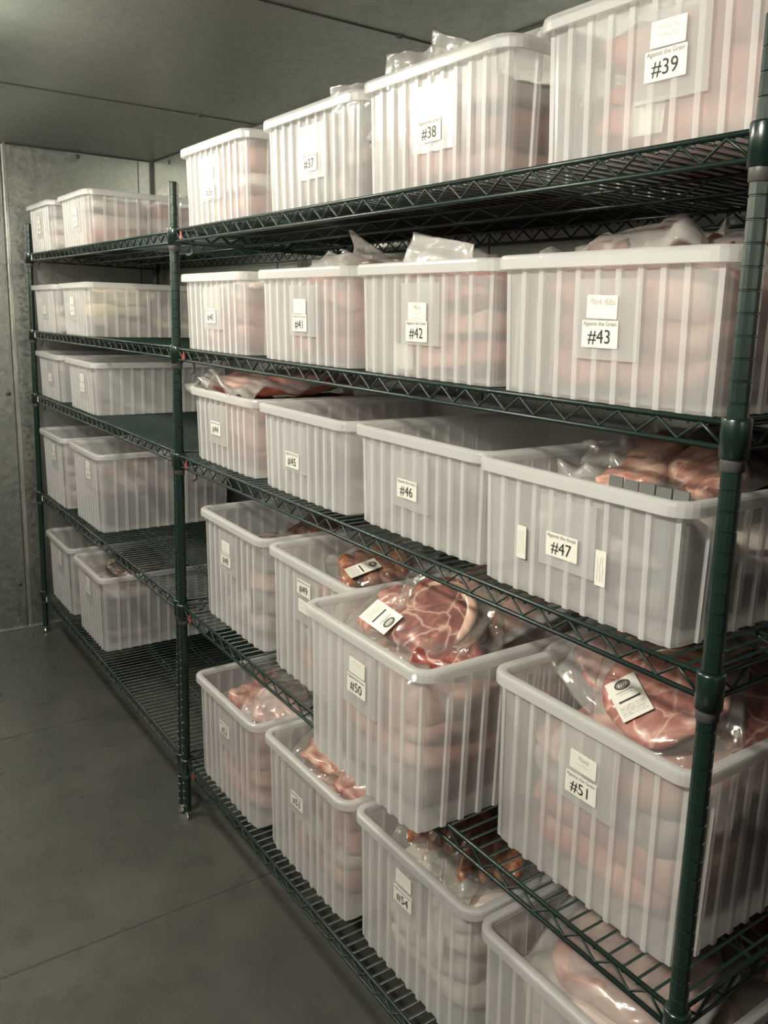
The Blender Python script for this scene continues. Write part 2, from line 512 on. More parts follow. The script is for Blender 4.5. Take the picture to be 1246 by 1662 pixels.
def shelf_mesh(xa, za, xb, zb, front, rear):
    """wire mat shelf between two posts; xa<xb"""
    bm = bmesh.new()
    ze = lambda x: za + (zb - za) * (x - xa) / (xb - xa)
    wr, wr2 = .0038, .0024
    dz = -.030
    a, b = xa + .017, xb - .017
    # trusses: front, rear
    for y in (front, rear):
        for d in (0, dz):
            tube(bm, [(a, y, ze(a) + d), (b, y, ze(b) + d)], wr, 7)
        n = int((b - a) / .03175)
        pts = []
        for k in range(n + 1):
            x = a + (b - a) * k / n
            pts.append((x, y, ze(x) + (dz + .003 if k % 2 else -.003)))
        tube(bm, pts, wr2, 5)
    for x0 in (xa, xb):
        for d in (0, dz):
            tube(bm, [(x0, front + .017, ze(x0) + d), (x0, rear - .017, ze(x0) + d)], wr, 7)
        n = int((rear - front) / .03175)
        pts = []
        for k in range(n + 1):
            y = front + .017 + (rear - front - .034) * k / n
            pts.append((x0, y, ze(x0) + (dz + .003 if k % 2 else -.003)))
        tube(bm, pts, wr2, 5)
    # cross supports under the mat, running along x
    for q in (.36, .64):
        y = front + (rear - front) * q
        for d in (-.006, dz):
            tube(bm, [(xa, y, ze(xa) + d), (xb, y, ze(xb) + d)], .0028, 6)
        n = int((b - a) / .0635)
        pts = []
        for k in range(n + 1):
            x = a + (b - a) * k / n
            pts.append((x, y, ze(x) + (dz if k % 2 else -.006)))
        tube(bm, pts, wr2, 4)
    # mat wires from front to rear
    n = int((xb - xa - .03) / .0268)
    for k in range(n + 1):
        x = xa + .015 + (xb - xa - .03) * k / n
        tube(bm, [(x, front + .001, ze(x) - .0075), (x, front + .004, ze(x) + .0005), (x, rear - .004, ze(x) + .0005), (x, rear - .001, ze(x) - .0075)], .0025, 5)
    return bm


def tri_tag(bm, x, y, z, s=.0125):
    v = [bm.verts.new(p) for p in ((x - s * .8, y - .003, z - s * .8), (x + s * .8, y - .003, z - s * .8), (x, y - .003, z + s),
                                   (x - s * .8, y, z - s * .8), (x + s * .8, y, z - s * .8), (x, y, z + s))]
    for f in ((0, 1, 2), (5, 4, 3), (0, 3, 4, 1), (1, 4, 5, 2), (2, 5, 3, 0)):
        bm.faces.new([v[i] for i in f])


def make_unit(label, xa, xb, zfun, tagmat):
    t = thing('wire_shelving_unit', label, 'shelving', ((xa + xb) / 2, Y_REAR / 2, 0))
    ox, oy = (xa + xb) / 2, Y_REAR / 2
    for x in (xa, xb):
        for y in (0, Y_REAR):
            p = link('post', POST_ME, t, (x - ox, y - oy, 0))
            link('foot', FOOT_ME, p)
    for i in range(5):
        bm = shelf_mesh(xa - ox, zfun(i, xa), xb - ox, zfun(i, xb), -oy, oy)
        s = obj('wire_shelf', bm, M['green_wire'], t)
        for x in (xa, xb):
            for y in (-oy, oy):
                link('collar', COLLAR_ME, s, (x - ox, y, zfun(i, x)))
                link('sleeve', SLEEVE_ME, s, (x - ox, y, zfun(i, x)))
        bm = bmesh.new()
        xt = xa + .066
        tri_tag(bm, xt - ox, -oy - .0035, zfun(i, xt) - .016)
        tg = obj('triangular_tag', bm, tagmat, s)
        tg['label'] = 'red triangular tag' if tagmat is M['red'] else 'pale triangular tag'
        if i in (0, 1, 2):
            bm = bmesh.new()
            xh = xa + .058; zh = zfun(i, xh) - .03
            tube(bm, [(xh - ox, -oy + .02, zh + .004), (xh - ox, -oy + .028, zh - .012), (xh - ox, -oy + .028, zh - .032),
                      (xh - .006 - ox, -oy + .022, zh - .038), (xh - .014 - ox, -oy + .018, zh - .036)], .003, 7)
            obj('hook', bm, M['grey_plastic'], s)
    return t


make_unit('dark green wire shelving unit in front, holding the large numbered bins', X_MID, X_NEAR, shelf_z, M['red'])
far_unit = make_unit('dark green wire shelving unit at the far end, half empty', X_FAR, X_MID2,
          lambda i, x: Z_FAR[i] + (Z_MID[i] - .002 - Z_FAR[i]) * (x - X_FAR) / (X_MID2 - X_FAR), M['white_tag'])
far_unit.rotation_euler = (-.0100, 0, 0)      # leans back a little, as in the room

# ------------------------------------------------------------------ bins
BX0, BY0, BX1, BY1 = .190, .259, .195, .264      # half sizes at bottom / top
LIP = .016
PITCH = .036
RIB = .0048


def perimeter(hx, hy, rc, ribs=True):
    """list of (x, y, nx, ny, rib) around the outline, seen from above"""
    out = []
    for side in range(4):
        ang = side * math.pi / 2
        # side 0: front (y=-hy), going +x
        half, dist = (hx, hy) if side % 2 == 0 else (hy, hx)
        c, s = math.cos(ang), math.sin(ang)
        rot = lambda x, y: (x * c - y * s, x * s + y * c)
        run = half - rc
        pts = []
        if ribs:
            pt = PITCH if side % 2 == 0 else PITCH * 1.13
            nr = int(run / pt)
            for k in range(-nr, nr + 1):
                cx = k * pt
                for dx, r in ((-.0062, 0), (-.0046, 1), (.0046, 1), (.0062, 0)):
                    pts.append((max(-run, min(run, cx + dx)), r))
            pts = [(-run, 0)] + pts + [(run, 0)] if pts and abs(pts[0][0]) < run - 1e-4 else pts
        else:
            pts = [(-run, 0), (run, 0)]
        for x, r in pts:
            X, Y = rot(x, -dist); nx, ny = rot(0, -1)
            out.append((X, Y, nx, ny, r))
        for k in range(1, 6):
            a = -math.pi / 2 + k / 6 * math.pi / 2
            x, y = run + rc * math.cos(a), -dist + rc + rc * math.sin(a)
            X, Y = rot(x, y); nx, ny = rot(math.cos(a), math.sin(a))
            out.append((X, Y, nx, ny, 1 if (k == 3 and ribs) else 0))
    return out


def bin_body_mesh(Hb):
    bm = bmesh.new()
    levels = [(0.0, 0), (.004, 1), (Hb - .016, 1), (Hb - .012, 0), (Hb - .002, 0)]
    rings = []
    P0 = perimeter(BX0, BY0, .024); P1 = perimeter(BX1, BY1, .024)
    for z, rb in levels:
        t = z / Hb
        rings.append([bm.verts.new((p[0] + (q[0] - p[0]) * t + p[2] * RIB * p[4] * (1 if (rb or z < .001) else 0),
                                    p[1] + (q[1] - p[1]) * t + p[3] * RIB * p[4] * (1 if (rb or z < .001) else 0), z)) for p, q in zip(P0, P1)])
    n = len(P0)
    for i in range(len(rings) - 1):
        for k in range(n):
            k2 = (k + 1) % n
            f = bm.faces.new((rings[i][k], rings[i][k2], rings[i + 1][k2], rings[i + 1][k]))
            f.material_index = 1 if (P0[k][4] or P0[k2][4]) and i < 3 else 0
    f = bm.faces.new(list(reversed(rings[0]))); f.material_index = 1
    # inner skin
    Q0 = perimeter(BX0 - .0025, BY0 - .0025, .022, False); Q1 = perimeter(BX1 - .0025, BY1 - .0025, .022, False)
    r0 = [bm.verts.new((p[0], p[1], .004)) for p in Q0]
    r1 = [bm.verts.new((p[0], p[1], Hb - .002)) for p in Q1]
    m = len(Q0)
    for k in range(m):
        f = bm.faces.new((r0[(k + 1) % m], r0[k], r1[k], r1[(k + 1) % m])); f.material_index = 2
    f = bm.faces.new(r0); f.material_index = 2
    me = bpy.data.meshes.new('bin_body'); bm.to_mesh(me); bm.free()
    me.materials.append(M['bin']); me.materials.append(M['bin_rib']); me.materials.append(M['bin_in'])
    return me


def rim_mesh(Hb):
    bm = bmesh.new()
    sec = [(-.003, -.003), (-.001, .0), (.006, .0016), (LIP - .004, .0012), (LIP - .001, -.001), (LIP, -.005), (LIP - .0005, -.019), (LIP - .003, -.020), (LIP - .0035, -.006),
           (.003, -.005), (.001, -.012), (-.003, -.012)]
    base = perimeter(BX1, BY1, .024, False)
    rings = []
    for (o_, dz) in sec:
        rings.append([bm.verts.new((p[0] + p[2] * o_, p[1] + p[3] * o_, Hb + dz)) for p in base])
    n = len(base)
    for i in range(len(sec)):
        a, b = rings[i], rings[(i + 1) % len(sec)]
        for k in range(n):
            bm.faces.new((a[k], a[(k + 1) % n], b[(k + 1) % n], b[k]))
    bmesh.ops.recalc_face_normals(bm, faces=bm.faces[:])
    for f in bm.faces:
        f.smooth = False
    me = bpy.data.meshes.new('rim'); bm.to_mesh(me); bm.free()
    me.materials.append(M['bin_rim'])
    return me


def front_y(z, Hb):
    return -(BY0 + (BY1 - BY0) * z / Hb) - RIB


TILT = {}


def panel_mesh(Hb):
    bm = bmesh.new()
    z0, z1 = (.058, .165) if Hb < .25 else (.160, .285)
    hw = .056
    for (za, zb, ) in ((z0, z1),):
        ya, yb = front_y(za, Hb), front_y(zb, Hb)
        v = [bm.verts.new(p) for p in ((-hw, ya - .001, za), (hw, ya - .001, za), (hw, yb - .001, zb), (-hw, yb - .001, zb),
                                       (-hw, ya + RIB, za), (hw, ya + RIB, za), (hw, yb + RIB, zb), (-hw, yb + RIB, zb))]
        for f in ((0, 1, 2, 3), (1, 5, 6, 2), (5, 4, 7, 6), (4, 0, 3, 7), (3, 2, 6, 7), (4, 5, 1, 0)):
            bm.faces.new([v[i] for i in f])
    me = bpy.data.meshes.new('label_panel'); bm.to_mesh(me); bm.free()
    me.materials.append(M['panel'])
    return me


BIN_ME = {h: (bin_body_mesh(h), rim_mesh(h), panel_mesh(h)) for h in (.2, .31)}


def text_into(bm, s, size, cx, cz, mi, yoff=-.0012, shear=0.0, bold=0.0):
    cu = bpy.data.curves.new('txt', 'FONT'); cu.body = s; cu.size = size
    cu.align_x = 'CENTER'; cu.align_y = 'CENTER'; cu.shear = shear; cu.offset = bold; cu.resolution_u = 3
    to = bpy.data.objects.new('txt', cu)
    me = to.to_mesh()
    base = len(bm.verts)
    vs = [bm.verts.new((v.co.x + cx, yoff, v.co.y + cz)) for v in me.vertices]
    for p in me.polygons:
        try:
            f = bm.faces.new([vs[i] for i in p.vertices]); f.material_index = mi
        except ValueError:
            pass
    to.to_mesh_clear()
    bpy.data.objects.remove(to); bpy.data.curves.remove(cu)


def card(bm, w, h, th=.0006, r=.0018):
    out = []
    for sx, sz, a0 in ((1, -1, -90), (1, 1, 0), (-1, 1, 90), (-1, -1, 180)):
        for k in range(4):
            a = math.radians(a0 + k * 30)
            out.append((sx * (w / 2 - r) + r * math.cos(a), sz * (h / 2 - r) + r * math.sin(a)))
    f0 = [bm.verts.new((x, -th, z)) for x, z in out]; f1 = [bm.verts.new((x, 0, z)) for x, z in out]
    bm.faces.new(f0); bm.faces.new(list(reversed(f1)))
    n = len(out)
    for k in range(n):
        bm.faces.new((f0[(k + 1) % n], f0[k], f1[k], f1[(k + 1) % n]))


def stroke(bm, pts, w, mi, y=-.0011):
    for (x0, z0), (x1, z1) in zip(pts, pts[1:]):
        d = Vector((x1 - x0, z1 - z0)); l = d.length
        if l < 1e-6:
            continue
        n = Vector((-d.y, d.x)) / l * w / 2
        vs = [bm.verts.new((a, y, b)) for a, b in ((x0 - n.x, z0 - n.y), (x1 - n.x, z1 - n.y), (x1 + n.x, z1 + n.y), (x0 + n.x, z0 + n.y))]
        f = bm.faces.new(vs); f.material_index = mi


def scribble(bm, cx, cz, w, h, rnd, mi, lw=.0008, y=-.0011):
    pts = []; n = max(6, int(w / .0022))
    for k in range(n + 1):
        pts.append((cx - w / 2 + w * k / n, cz + (rnd.random() - .5) * h * (1 if k % 2 else -.6)))
    stroke(bm, pts, lw, mi, y)


def number_label(num, faint=False):
    bm = bmesh.new()
    card(bm, .064, .0365)
    text_into(bm, 'Against the Grain', .0082, 0, .0138, 2, bold=.0)
    if num:
        text_into(bm, '#%s' % num, .0262, 0, -.004, 1, bold=.0)
    return bm


def blurred_label(seed, w=.060, h=.0365):
    bm = bmesh.new(); card(bm, w, h)
    r = random.Random(seed)
    scribble(bm, 0, h * .38, w * .75, .003, r, 3, .0009)
    scribble(bm, 0, -h * .08, w * .35, .014, r, 2, .0022)
    return bm


def note_label(words, seed, w=.054, h=.031):
    bm = bmesh.new(); card(bm, w, h)
    r = random.Random(seed)
    lines = words or [None, None]
    for k, tx in enumerate(lines):
        cz = h * .22 - k * h * .30
        if tx:
            text_into(bm, tx, .0115, 0, cz, 3, shear=.35)
        else:
            scribble(bm, 0, cz, w * (.6 - .1 * (k % 2)), .006, r, 3, .0007)
    return bm


LABEL_MATS = [M['paper'], M['ink'], M['ink_grey'], M['pencil']]


def put_label(parent, bm, x, z, Hb, name, roll=0.0, panel=True, depth=None):
    o = obj(name, bm, LABEL_MATS, parent)
    ty = math.atan2(BY1 - BY0, Hb)
    yy = front_y(z, Hb) - (.0016 if panel else .0006)
    o.location = (x, yy, z)
    o.rotation_euler = (ty, roll, 0)
    return o


BINS = {}


def make_bin(key, row, cx, rim_y, label, cardx=None, num=None, note=None, second=None, hgt=None, rz=0.0, cz=None, dnote=.037, seed=0):
    Hb = hgt or (.2 if row < 3 else .31)
    z = shelf_z(row, cx) + .0032
    y = rim_y + BY1 + LIP
    t = thing('storage_bin', label, 'bin', (cx, y, z), 'frosted plastic bins on the wire shelves', (0, shelf_tilt(row, cx), math.radians(rz)))
    b, r, p = BIN_ME[Hb]
    link('bin_body', b, t); link('rim', r, t)
    cardx = 0 if cardx is None else cardx
    link('label_panel', p, t, (max(-.09, min(.09, cardx)) + .008, 0, 0))
    cz = cz or (.096 if Hb < .25 else .213)
    if num:
        put_label(t, number_label(num), cardx, cz, Hb, 'number_label')
    else:
        put_label(t, blurred_label(seed), cardx, cz, Hb, 'number_label')
    if note is not None:
        put_label(t, note_label(note, hash(key) % 97 if False else len(key) * 7 + seed), cardx + .002, cz + dnote, Hb, 'handwritten_label', .02)
    BINS[key] = dict(t=t, cx=cx, y0=rim_y + LIP, z=z, H=Hb, top=z + Hb)
    return t


B = [
    # key row cx rimy cardx num note label
    ('36', 0, -1.560, .000, -.02, 'frosted bin numbered 36, leftmost on the top of the near unit', []),
    ('37', 0, -1.080, .010, .00, 'frosted bin numbered 37 on the top shelf', None),
    ('38', 0, -0.650, .005, -.01, 'brightly lit frosted bin numbered 38 on the top shelf', None),
    ('39', 0, -0.186, .010, -.005, 'frosted bin numbered 39 at the right end of the top shelf', [None, None]),
    ('40', 1, -1.575, .000, -.02, 'frosted bin numbered 40 on the second shelf beside the middle post', None),
    ('41', 1, -1.090, .000, -.02, 'frosted bin numbered 41 on the second shelf', [None, None]),
    ('42', 1, -0.656, .000, -.03, 'frosted bin numbered 42 on the second shelf', ['Pork', None, None]),
    ('43', 1, -0.230, -.012, -.035, 'frosted bin numbered 43 with a note above its number', ['Pork Ribs']),
    ('44', 2, -1.560, .015, -.01, 'frosted bin numbered 44 under a reddish sealed bag', None),
    ('45', 2, -1.112, .012, -.04, 'empty frosted bin numbered 45 on the middle shelf', None),
    ('46', 2, -0.690, .025, -.01, 'empty frosted bin numbered 46 on the middle shelf', None),
    ('47', 2, -0.268, .000, -.035, 'frosted bin numbered 47 with two narrow side notes', None),
    ('48', 3, -1.545, .030, .02, 'tall frosted bin numbered 48 on the fourth shelf', []),
    ('49', 3, -1.102, .030, .02, 'tall frosted bin numbered 49, its front partly behind bin 50', None),
    ('50', 3, -0.690, -.090, .00, 'tall frosted bin numbered 50 pulled out past the shelf edge', [None]),
    ('51', 3, -0.242, .030, .01, 'tall frosted bin numbered 51 holding a large steak', ['Pork', None]),
    ('52', 4, -1.537, .004, .00, 'tall frosted bin numbered 52 on the bottom shelf', None),
    ('53', 4, -1.098, .016, -.01, 'tall frosted bin numbered 53 on the bottom shelf', None),
    ('54', 4, -0.670, .028, .00, 'tall frosted bin numbered 54 holding sausages', [None]),
    ('55', 4, -0.240, .026, .00, 'tall frosted bin at the near end of the bottom shelf', None),
]
CARD = {36: (-0.016, 0.081, 0.044), 37: (0.009, 0.092, 0), 38: (0.005, 0.091, 0), 39: (0.023, 0.1, 0.036), 40: (-0.005, 0.092, 0), 41: (-0.002, 0.086, 0.035), 42: (-0.003, 0.082, 0.034), 43: (0.01, 0.092, 0.036), 44: (-0.035, 0.101, 0), 45: (-0.036, 0.084, 0), 46: (-0.02, 0.096, 0), 47: (-0.009, 0.093, 0), 48: (-0.03, 0.197, 0.036), 49: (-0.021, 0.248, 0), 50: (-0.004, 0.205, 0.037), 51: (0.007, 0.193, 0.04), 52: (0.002, 0.213, 0), 53: (-0.028, 0.199, 0), 54: (-0.017, 0.202, 0.042), 55: (0.012, 0.2, 0)}
for k, row, cx, ry, cdx, lb, note in B:
    cdx, zc, dn = CARD[int(k)]
    n = k if k != '55' else None
    t = make_bin(k, row, cx, ry, lb, cdx, n, note, cz=zc, dnote=dn, seed=int(k))
# narrow upright notes either side of number 47, second card on 49
t47 = BINS['47']['t']
for dx, sd in ((-.096, 4), (.067, 9)):
    bm = bmesh.new(); card(bm, .020, .052)
    r = random.Random(sd)
    for q in (-.005, .0, .005):
        pts = [(q + (r.random() - .5) * .003, -.018 + .036 * k / 10) for k in range(11)]
        stroke(bm, pts, .0007, 3)
    put_label(t47, bm, dx, .080, .2, 'side_note', panel=False)
put_label(BINS['49']['t'], note_label([None, None], 5), -.02, .202, .31, 'handwritten_label')

FARB = [
    ('fA1', 0, -3.44, .004, 'far frosted bin on the top shelf nearest the end wall', .0, []),
    ('fB1', 0, -2.955, .020, 'far frosted bin on the top shelf beside the middle post', .03, []),
    ('fA2', 1, -3.43, .006, 'far frosted bin on the second shelf nearest the end wall', .0, None),
    ('fB2', 1, -2.950, .008, 'far frosted bin with yellowish contents on the second shelf', -.03, []),
    ('fA3', 2, -3.46, .015, 'far frosted bin on the middle shelf nearest the end wall', .03, None),
    ('fB3', 2, -2.960, .020, 'far frosted bin on the middle shelf nearer the middle post', .03, []),
    ('fA4', 3, -3.43, .008, 'far tall frosted bin on the fourth shelf nearest the end wall', .03, []),
    ('fB4', 3, -2.950, .020, 'far tall frosted bin with mixed packs on the fourth shelf', .05, []),
    ('fA5', 4, -3.45, .016, 'far tall frosted bin on the bottom shelf nearest the end wall', .03, []),
    ('fB5', 4, -2.960, .016, 'far tall frosted bin on the bottom shelf full of dark meat', .0, []),
]
for k, row, cx, ry, lb, cdx, note in FARB:
    make_bin(k, row, cx, ry, lb, cdx, None, note, seed=row * 3 + 1)

# ------------------------------------------------------------------ meat packs


def nz3(p, s, seed):
    return noise.noise(Vector(p) * s + Vector((seed * 3.7, seed * 1.3, seed * 7.1)))


def slab(bm, w, l, h, seed, amp=.12, n=22, pw=3.2, mi=0, outline=.10, c=(0, 0, 0)):
    """rounded irregular slab (superellipsoid in plan with noisy outline)"""
    rings = []
    m = 10
    for j in range(m + 1):
        ph = -math.pi / 2 + math.pi * j / m
        cr = abs(math.cos(ph)) ** .45; sz = (1 if math.sin(ph) > 0 else -1) * abs(math.sin(ph)) ** .8
        ring = []
        for k in range(n * 2):
            a = math.pi * k / n
            ca, sa = math.cos(a), math.sin(a)
            e = 2 / pw
            x = abs(ca) ** e * (1 if ca > 0 else -1); y = abs(sa) ** e * (1 if sa > 0 else -1)
            o_ = 1 + outline * 2 * nz3((ca, sa, 0), 1.3, seed)
            px, py = x * w / 2 * cr * o_, y * l / 2 * cr * o_
            dz_ = amp * h * 2 * nz3((px / max(w, .01), py / max(w, .01), sz * .3), 4.5, seed + 5)
            ring.append(bm.verts.new((px + c[0], py + c[1], sz * h / 2 + dz_ * (cr > .2) + c[2])))
        rings.append(ring)
    N2 = n * 2
    for j in range(m):
        for k in range(N2):
            f = bm.faces.new((rings[j][k], rings[j][(k + 1) % N2], rings[j + 1][(k + 1) % N2], rings[j + 1][k]))
            f.smooth = True; f.material_index = mi
    bmesh.ops.remove_doubles(bm, verts=rings[0] + rings[-1], dist=.0015)


def film(w, l, h, mw, ml, seed, crink=.0035, flare=0.0, nx=30, ny=36, lift=0.0):
    """sealed pouch: two sheets with a flat crinkled margin round a bulge mw x ml x h"""
    bm = bmesh.new()
    grids = []
    for side in (1, -1):
        g_ = []
        for j in range(ny + 1):
            row = []
            for i in range(nx + 1):
                u, v = i / nx * 2 - 1, j / ny * 2 - 1
                x, y = u * w / 2, v * l / 2
                r = (abs(x / (mw / 2)) ** 2.6 + abs(y / (ml / 2)) ** 2.6) ** (1 / 2.6)
                bulge = h / 2 * max(0.0, 1 - r ** 3.0) ** .5 if r < 1 else 0
                edge = max(0, min(1, (r - .85) * 3))
                cz_ = crink * 2.2 * (nz3((x, y, 0), 12, seed) + .35 * nz3((x, y, 0), 34, seed + 2)) * (.35 + edge * (1.2 + flare * 3))
                cz_ += lift * edge * (r - .85) * (1 if v > 0 else .3)
                ex = .003 * nz3((x, y, 1), 14, seed + 9)
                onb = i in (0, nx) or j in (0, ny)
                row.append(bm.verts.new((x + ex, y + ex, side * (bulge + (0 if onb else .0012)) + cz_)))
            g_.append(row)
        grids.append(g_)
    for s, g_ in enumerate(grids):
        for j in range(ny):
            for i in range(nx):
                q = (g_[j][i], g_[j][i + 1], g_[j + 1][i + 1], g_[j + 1][i])
                f = bm.faces.new(q if s == 0 else tuple(reversed(q))); f.smooth = True
    bmesh.ops.remove_doubles(bm, verts=list(set([v for g_ in grids for row in (g_[0], g_[-1]) for v in row] + [r_[i] for g_ in grids for r_ in g_ for i in (0, -1)])), dist=.0001)
    return bm


def product_sticker(seed, w=.052, h=.076):
    """white label in the XY plane: oval crest, black bar, fine print"""
    bm = bmesh.new()
    n = 8
    out = [(-w / 2, -h / 2), (w / 2, -h / 2), (w / 2, h / 2), (-w / 2, h / 2)]
    a = [bm.verts.new((x, y, .0005)) for x, y in out]; b = [bm.verts.new((x, y, 0)) for x, y in out]
    bm.faces.new(a); bm.faces.new(list(reversed(b)))
    for k in range(4):
        bm.faces.new((a[k], b[k], b[(k + 1) % 4], a[(k + 1) % 4]))

    def poly(pts, mi, z):
        f = bm.faces.new([bm.verts.new((x, y, z)) for x, y in pts]); f.material_index = mi
    # oval crest
    cx, cy = 0, h * .33
    for (ra, rb, mi, z) in ((.0135, .009, 1, .0008), (.0112, .0068, 2, .0010)):
        poly([(cx + ra * math.cos(t * math.pi / 10), cy + rb * math.sin(t * math.pi / 10)) for t in range(20)], mi, z)
    r = random.Random(seed)
    for k in range(4):
        x = -.007 + k * .004
        poly([(x, cy - .003), (x + .002, cy - .003), (x + .0025, cy + .003), (x + .0005, cy + .003)], 0, .0012)
    # heading lines, bar and fine print
    def hbar(y, x0, x1, t, mi):
        poly([(x0, y - t / 2), (x1, y - t / 2), (x1, y + t / 2), (x0, y + t / 2)], mi, .0009)
    hbar(h * .17, -.016, .014, .0014, 2)
    hbar(h * .11, -.012, .010, .0010, 3)
    hbar(-.004, -.018, .019, .0036, 1)
    for k in range(6):
        x = -.021
        y = -.013 - k * .0034
        while x < .019:
            l_ = .003 + r.random() * .006
            hbar(y, x, min(.021, x + l_), .0009, 2 if r.random() < .5 else 3)
            x += l_ + .0018
    return bm


def place(o, loc, n, spin=0.0):
    o.rotation_mode = 'QUATERNION'
    q = Vector((0, 0, 1)).rotation_difference(Vector(n).normalized())
    # keep the pack's own +Y pointing as far up / inward as possible
    o.rotation_quaternion = q @ Quaternion((0, 0, 1), math.radians(spin))
    o.location = loc


def copy_thing(o, label=None, group=None):
    c = o.copy(); COL.objects.link(c)
    for ch in list(o.children):
        d = ch.copy(); COL.objects.link(d); d.parent = c
        for g2 in ch.children:
            e = g2.copy(); COL.objects.link(e); e.parent = d
    if label:
        c['label'] = label
    if group:
        c['group'] = group
    return c


def meat_pack(label, kind, w, l, h, seed, loc, n, spin=0, matn=None, sticker=None, fm='film', margin=.028, crink=.0035, flare=0.0, cat='packed meat', lift=0.0, group=None):
    t = thing('vacuum_packed_meat', label, cat, (0, 0, 0), group)
    mw, ml = w - 2 * margin, l - 2 * margin
    if kind == 'sausage':
        k_ = 4
        for q in range(k_):
            bm = bmesh.new()
            x = (q - (k_ - 1) / 2) * mw / k_
            rr = mw / k_ * .50
            pts, rad = [], []
            for s in range(13):
                u = s / 12 * 2 - 1
                pts.append((x + .010 * math.cos(u * 1.4 + q) - .005, u * (ml / 2 - .004), 0))
                rad.append(rr * (max(0.02, 1 - abs(u) ** 5) ** .5) * (1 + .08 * nz3((u, q, 0), 3, seed)))
            tube(bm, pts, rad, 14)
            obj('sausage', bm, M[matn or 'sausage'], t)
        h = rr * 2
    elif kind == 'steak':
        bm = bmesh.new(); slab(bm, mw, ml, h * .8, seed, .10, outline=.16, pw=2.3)
        obj('steak', bm, M[matn or 'steak'], t)
        bm = bmesh.new()
        # fat cap along one curved edge
        pts, rad = [], []
        for s in range(15):
            a = math.radians(-20 + 175 * s / 14)
            pts.append((mw / 2 * .93 * math.cos(a), ml / 2 * .93 * math.sin(a), .001))
            rad.append(h * .42 * (1 - abs(s / 7 - 1) ** 3 * .75))
        tube(bm, pts, rad, 10)
        obj('fat_edge', bm, M['fat'], t)
    elif kind == 'bacon':
        for q in range(4):
            bm = bmesh.new()
            slab(bm, mw * .96, ml * .34, h * .55, seed + q, .22, outline=.12, pw=3.5,
                 c=(0, (q - 1.5) * ml * .235, (q % 2) * .004))
            obj('bacon_slice', bm, M[matn or 'bacon'], t)
    elif kind == 'chops':
        for q in range(2):
            bm = bmesh.new()
            slab(bm, mw * .94, ml * .50, h * .8, seed + q, .14, outline=.16, pw=2.4, c=(0, (q - .5) * ml * .48, 0))
            obj('chop', bm, M[matn or 'steak'], t)
    elif kind != 'none':
        bm = bmesh.new(); slab(bm, mw, ml, h * .86, seed, .16, outline=.08)
        obj('meat', bm, M[matn or 'pork'], t)
    bm = film(w, l, h, mw * 1.04, ml * 1.04, seed, crink, flare, lift=lift)
    obj('plastic_film', bm, M[fm], t)
    if sticker:
        sx, sy, sr = sticker
        s = obj('product_label', product_sticker(seed), [M['paper'], M['ink'], M['ink_grey'], M['pencil']], t)
        s.location = (sx, sy, h / 2 + .0035); s.rotation_euler = (0, 0, math.radians(sr))
    place(t, loc, n, spin)
    return t


# --- filler packs in each bin: two to a layer, seen through the milky walls
def filler_mesh(seed, w=.330, l=.232, h=.060):
    bm = bmesh.new(); slab(bm, w, l, h, seed, .19, outline=.045, pw=4.5, n=18)
    me = bpy.data.meshes.new('vacuum_packed_meat'); bm.to_mesh(me); bm.free()
    return me


def white_patch(bm, rnd, w, l, h):
    pass


FILL = {}
rnd = random.Random(11)


def fill_bin(key, mats, layers, start=0, lab=None):
    bb = BINS[key]
    name = key if not key.startswith('f') else None
    for L_ in range(start, layers):
        for q in range(2):
            mt = mats[rnd.randrange(len(mats))]
            sd = rnd.randrange(3)
            kk = (mt, sd)
            if kk not in FILL:
                me = filler_mesh(sd * 11 + 3 + len(mt))
                me.materials.append(M[mt]); FILL[kk] = me
            o = bpy.data.objects.new('vacuum_packed_meat', FILL[kk]); COL.objects.link(o)
            yy = bb['y0'] + .139 + q * .238 + rnd.uniform(-.003, .003)
            o.location = (bb['cx'] + rnd.uniform(-.006, .006), yy, bb['z'] + .042 + L_ * .055)
            o.rotation_euler = (rnd.uniform(-.06, .06), rnd.uniform(-.05, .05), rnd.uniform(-.03, .03) + (math.pi if rnd.random() < .5 else 0))
            o.scale = (rnd.uniform(.86, 1.0), rnd.uniform(.93, 1.0), rnd.uniform(.9, 1.12))
            if q == 0 and rnd.random() < .42:
                cbm = bmesh.new(); card(cbm, .06, .044)
                c_ = obj('product_label', cbm, [M['paper']], o, loc=(rnd.uniform(-.10, .10), -.124, 0))
            tag(o, lab, 'packed meat', 'packs stacked inside the ' + where(key))


FARW = {}
for _r, _w in enumerate(('top', 'second', 'middle', 'fourth', 'bottom')):
    FARW['fA%d' % (_r + 1)] = '%s shelf bin nearest the end wall' % _w
    FARW['fB%d' % (_r + 1)] = 'far %s shelf bin nearer the middle post' % _w


def where(key):
    if key[0] != 'f':
        n_ = int(key) - 36
        return '%s shelf bin %s from the middle post' % (('top', 'second', 'middle', 'fourth', 'bottom')[n_ // 4], ('first', 'second', 'third', 'fourth')[n_ % 4])
    return FARW[key]


